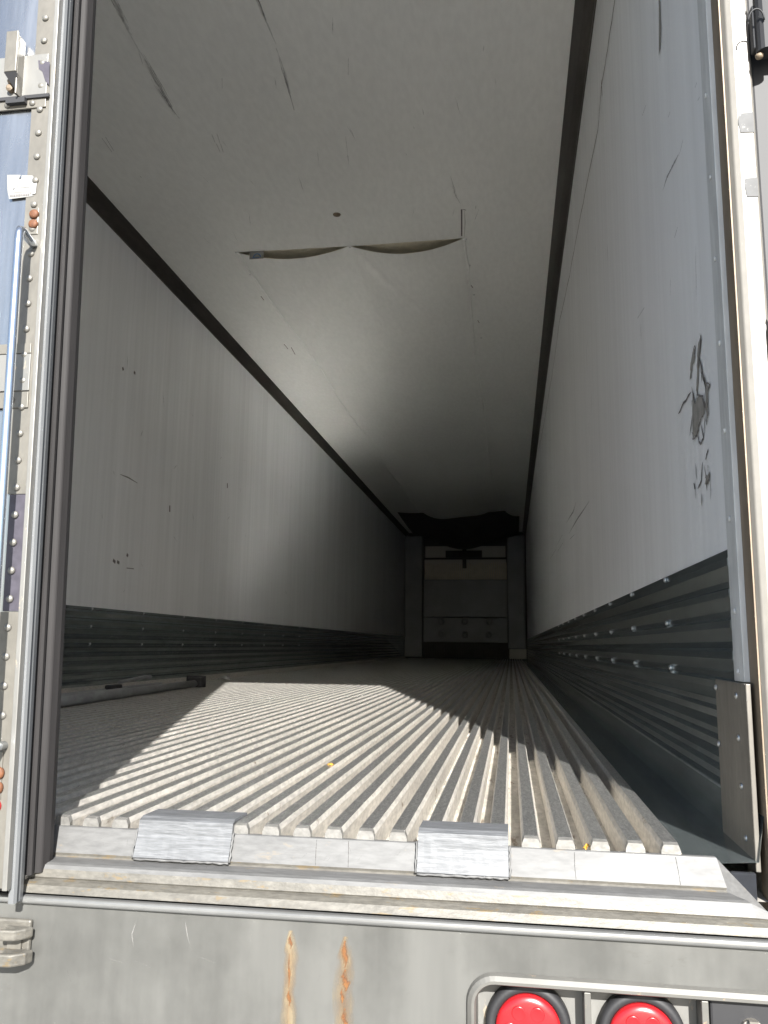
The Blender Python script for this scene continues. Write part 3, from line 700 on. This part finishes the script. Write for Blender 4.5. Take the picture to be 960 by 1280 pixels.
# grab bar
gz = .868; gx = .2375
pts = [(gx-.001, DY-.001, gz-.012), (gx, DY-.012, gz-.012), (gx, DY-.024, gz-.009), (gx, DY-.033, gz-.005), (gx, DY-.039, gz-.007), (gx, DY-.0415, gz-.014), (gx, DY-.042, gz-.028)]
low = [(gx, DY-.042, .15), (gx, DY-.0415, .136), (gx, DY-.039, .129), (gx, DY-.033, .126), (gx, DY-.020, .126), (gx, DY-.001, .126)]
m = MB(); m.tube(pts+low, .0062, n=16)
m.build('grab_bar', 'bluebar', dr, smooth=True, **sh)

# ---- open right door, folded back along the trailer side, with hinges
m = MB(); m.box((1.375, -.055, -.05), (1.47, 1.20, 2.56)); od = m.build('rear_door', 'skin', T, bevel=.003)
m = MB(); m.box((1.383, -.0625, -.05), (1.45, -.0555, 2.56)); m.build('inner_gasket', 'black', od)
m = MB(); m.box((1.287, .004, -.085), (1.36, .118, 2.60)); m.build('hinge_post', 'black', T, bevel=.004)  # coloured black so the gap beside the open door looks shaded
for hz in (1.175, .685, .17, 1.70, 2.2):  # hinges all black, the colour standing in for their shadows too
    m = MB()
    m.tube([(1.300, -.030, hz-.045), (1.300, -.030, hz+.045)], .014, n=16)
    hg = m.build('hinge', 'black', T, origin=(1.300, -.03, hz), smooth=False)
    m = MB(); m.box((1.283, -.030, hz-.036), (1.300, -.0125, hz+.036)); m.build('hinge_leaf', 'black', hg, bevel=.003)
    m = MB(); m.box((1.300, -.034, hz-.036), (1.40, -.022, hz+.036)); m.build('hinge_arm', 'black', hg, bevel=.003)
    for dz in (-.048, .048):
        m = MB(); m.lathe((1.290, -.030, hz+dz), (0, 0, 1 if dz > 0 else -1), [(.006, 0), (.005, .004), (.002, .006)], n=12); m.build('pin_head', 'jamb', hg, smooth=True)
m = MB(); m.tube([(1.284+.011*math.cos(a), -.045-.004*math.sin(a), 1.172+.016*math.sin(a)) for a in [i*math.pi/12 for i in range(13)]], .0013, n=6); m.build('cable_loop', 'black', T, smooth=True)
# grey tape patches on the frame face
for (x_, z_a, z_b) in ((1.261, 1.017, 1.048), (1.2645, .915, .944)):
    m = MB(); m.poly([(x_, z_b), (x_-.001, (z_a+z_b)/2), (x_+.001, z_a), (1.2815, z_a-.001), (1.2815, z_b)], lambda a, b: (a, -.0132, b)); m.build('tape_patch', 'tape', T, recalc=False)

# ---------------------------------------------------------------- loose things
A = Vector((-.80, 1.35, .036)); B = Vector((-.88, 3.42, .036))
cb = thing('load_bar', tuple(A), 'long grey telescopic load bar lying on the shaded floor by the left wall', 'load bar')
d = (B-A).normalized(); sdv = d.cross(Vector((0, 0, 1)))
m = MB(); m.tube([A, A+(B-A)*.55, A+(B-A)*.56, B], [.024, .024, .020, .020], n=18); m.build('tube', 'pole', cb, smooth=True)
m = MB(); q = B; n = m.add([q+sdv*(-.035)+Vector((0, 0, -.020)), q+sdv*.045+Vector((0, 0, -.020)), q+sdv*.035+Vector((0, 0, .035)), q+sdv*(-.035)+Vector((0, 0, .035)),
     q+sdv*(-.06)+d*.035+Vector((0, 0, -.021)), q+sdv*.06+d*.035+Vector((0, 0, -.021)), q+sdv*.06+d*.035+Vector((0, 0, .045)), q+sdv*(-.06)+d*.035+Vector((0, 0, .045))])
for f in ((0, 3, 2, 1), (4, 5, 6, 7), (0, 1, 5, 4), (1, 2, 6, 5), (2, 3, 7, 6), (3, 0, 4, 7)): m.face([n+i for i in f])
m.build('foot_pad', 'black', cb, bevel=.004)
m = MB(); o2 = sdv*-.055+Vector((0, 0, .012)); m.tube([A+(B-A)*.30+o2, A+(B-A)*.82+o2], .012, n=10); m.build('ratchet_rod', 'pole', cb)
m = MB(); c0 = A+(B-A)*.52+o2*.6; m.box((c0.x-.02, c0.y-.05, .02), (c0.x+.02, c0.y+.05, .075)); m.build('ratchet_housing', 'black', cb, bevel=.006)
m = MB(); m.tube([c0+Vector((0, .05, .04)), c0+Vector((-.01, .35, .055)), c0+Vector((-.012, .42, .050))], .008, n=8); m.build('handle', 'pole', cb)

def crumple(name, c, s, mt, label, cat, seed, flat=.5):
    rg = random.Random(seed); m = MB(); n = 7
    def fn(u, v):
        a = u*1.0-.5; b = v*1.0-.5; k = rg.uniform(-.18, .18)
        wx = s*a*(1-.5*abs(2*b)**2); return (c[0]+wx+k*s*.2, c[1]+s*b*1.1, c[2]+s*flat*(.35*math.cos(3*a)+.25*rg.random()))
    m.grid(fn, n, n)
    o = m.build(name, mt, None, origin=c, smooth=False, recalc=False)
    sm = o.modifiers.new('thickness', 'SOLIDIFY'); sm.thickness = s*.03; return tag(o, label, cat)
crumple('leaf', (1.0200, .030, -.006), .015, 'leaf', 'small curled yellow leaf in a floor groove against the sill', 'leaf', 4, .9)
crumple('leaf', (.535, .60, ZT), .014, 'leaf', 'tiny yellow leaf bit further in on the sunlit ribs', 'leaf', 8, .5)
crumple('paper_scrap', (-1.06, 4.45, ZT), .09, 'bulkw', 'crumpled pale scrap at the far end of the load bar', 'litter', 12, .6)
crumple('paper_scrap', (.962, 3.85, ZT), .022, 'bulkw', 'tiny white scrap on the shaded ribs down the right side', 'litter', 14, .5)

# paper tag caught in the left end of the ceiling tear
tg = thing('paper_tag', (-.570, YT+.005, H-.03), 'small white paper tag with blue print caught in the ceiling tear', 'tag')
m = MB(); m.box((-.612, YT-.004, H-.052), (-.525, YT-.003, H-.004)); m.build('card', 'paper', tg)
m = MB(); m.tube([(-.585+.022*math.cos(a)+.02, YT-.0045, H-.042+.022*math.sin(a)) for a in [i*math.pi/8 for i in range(9)]], .0035, n=6); m.box((-.60, YT-.0055, H-.047), (-.55, YT-.0042, H-.043)); m.build('print_mark', 'inkb', tg)
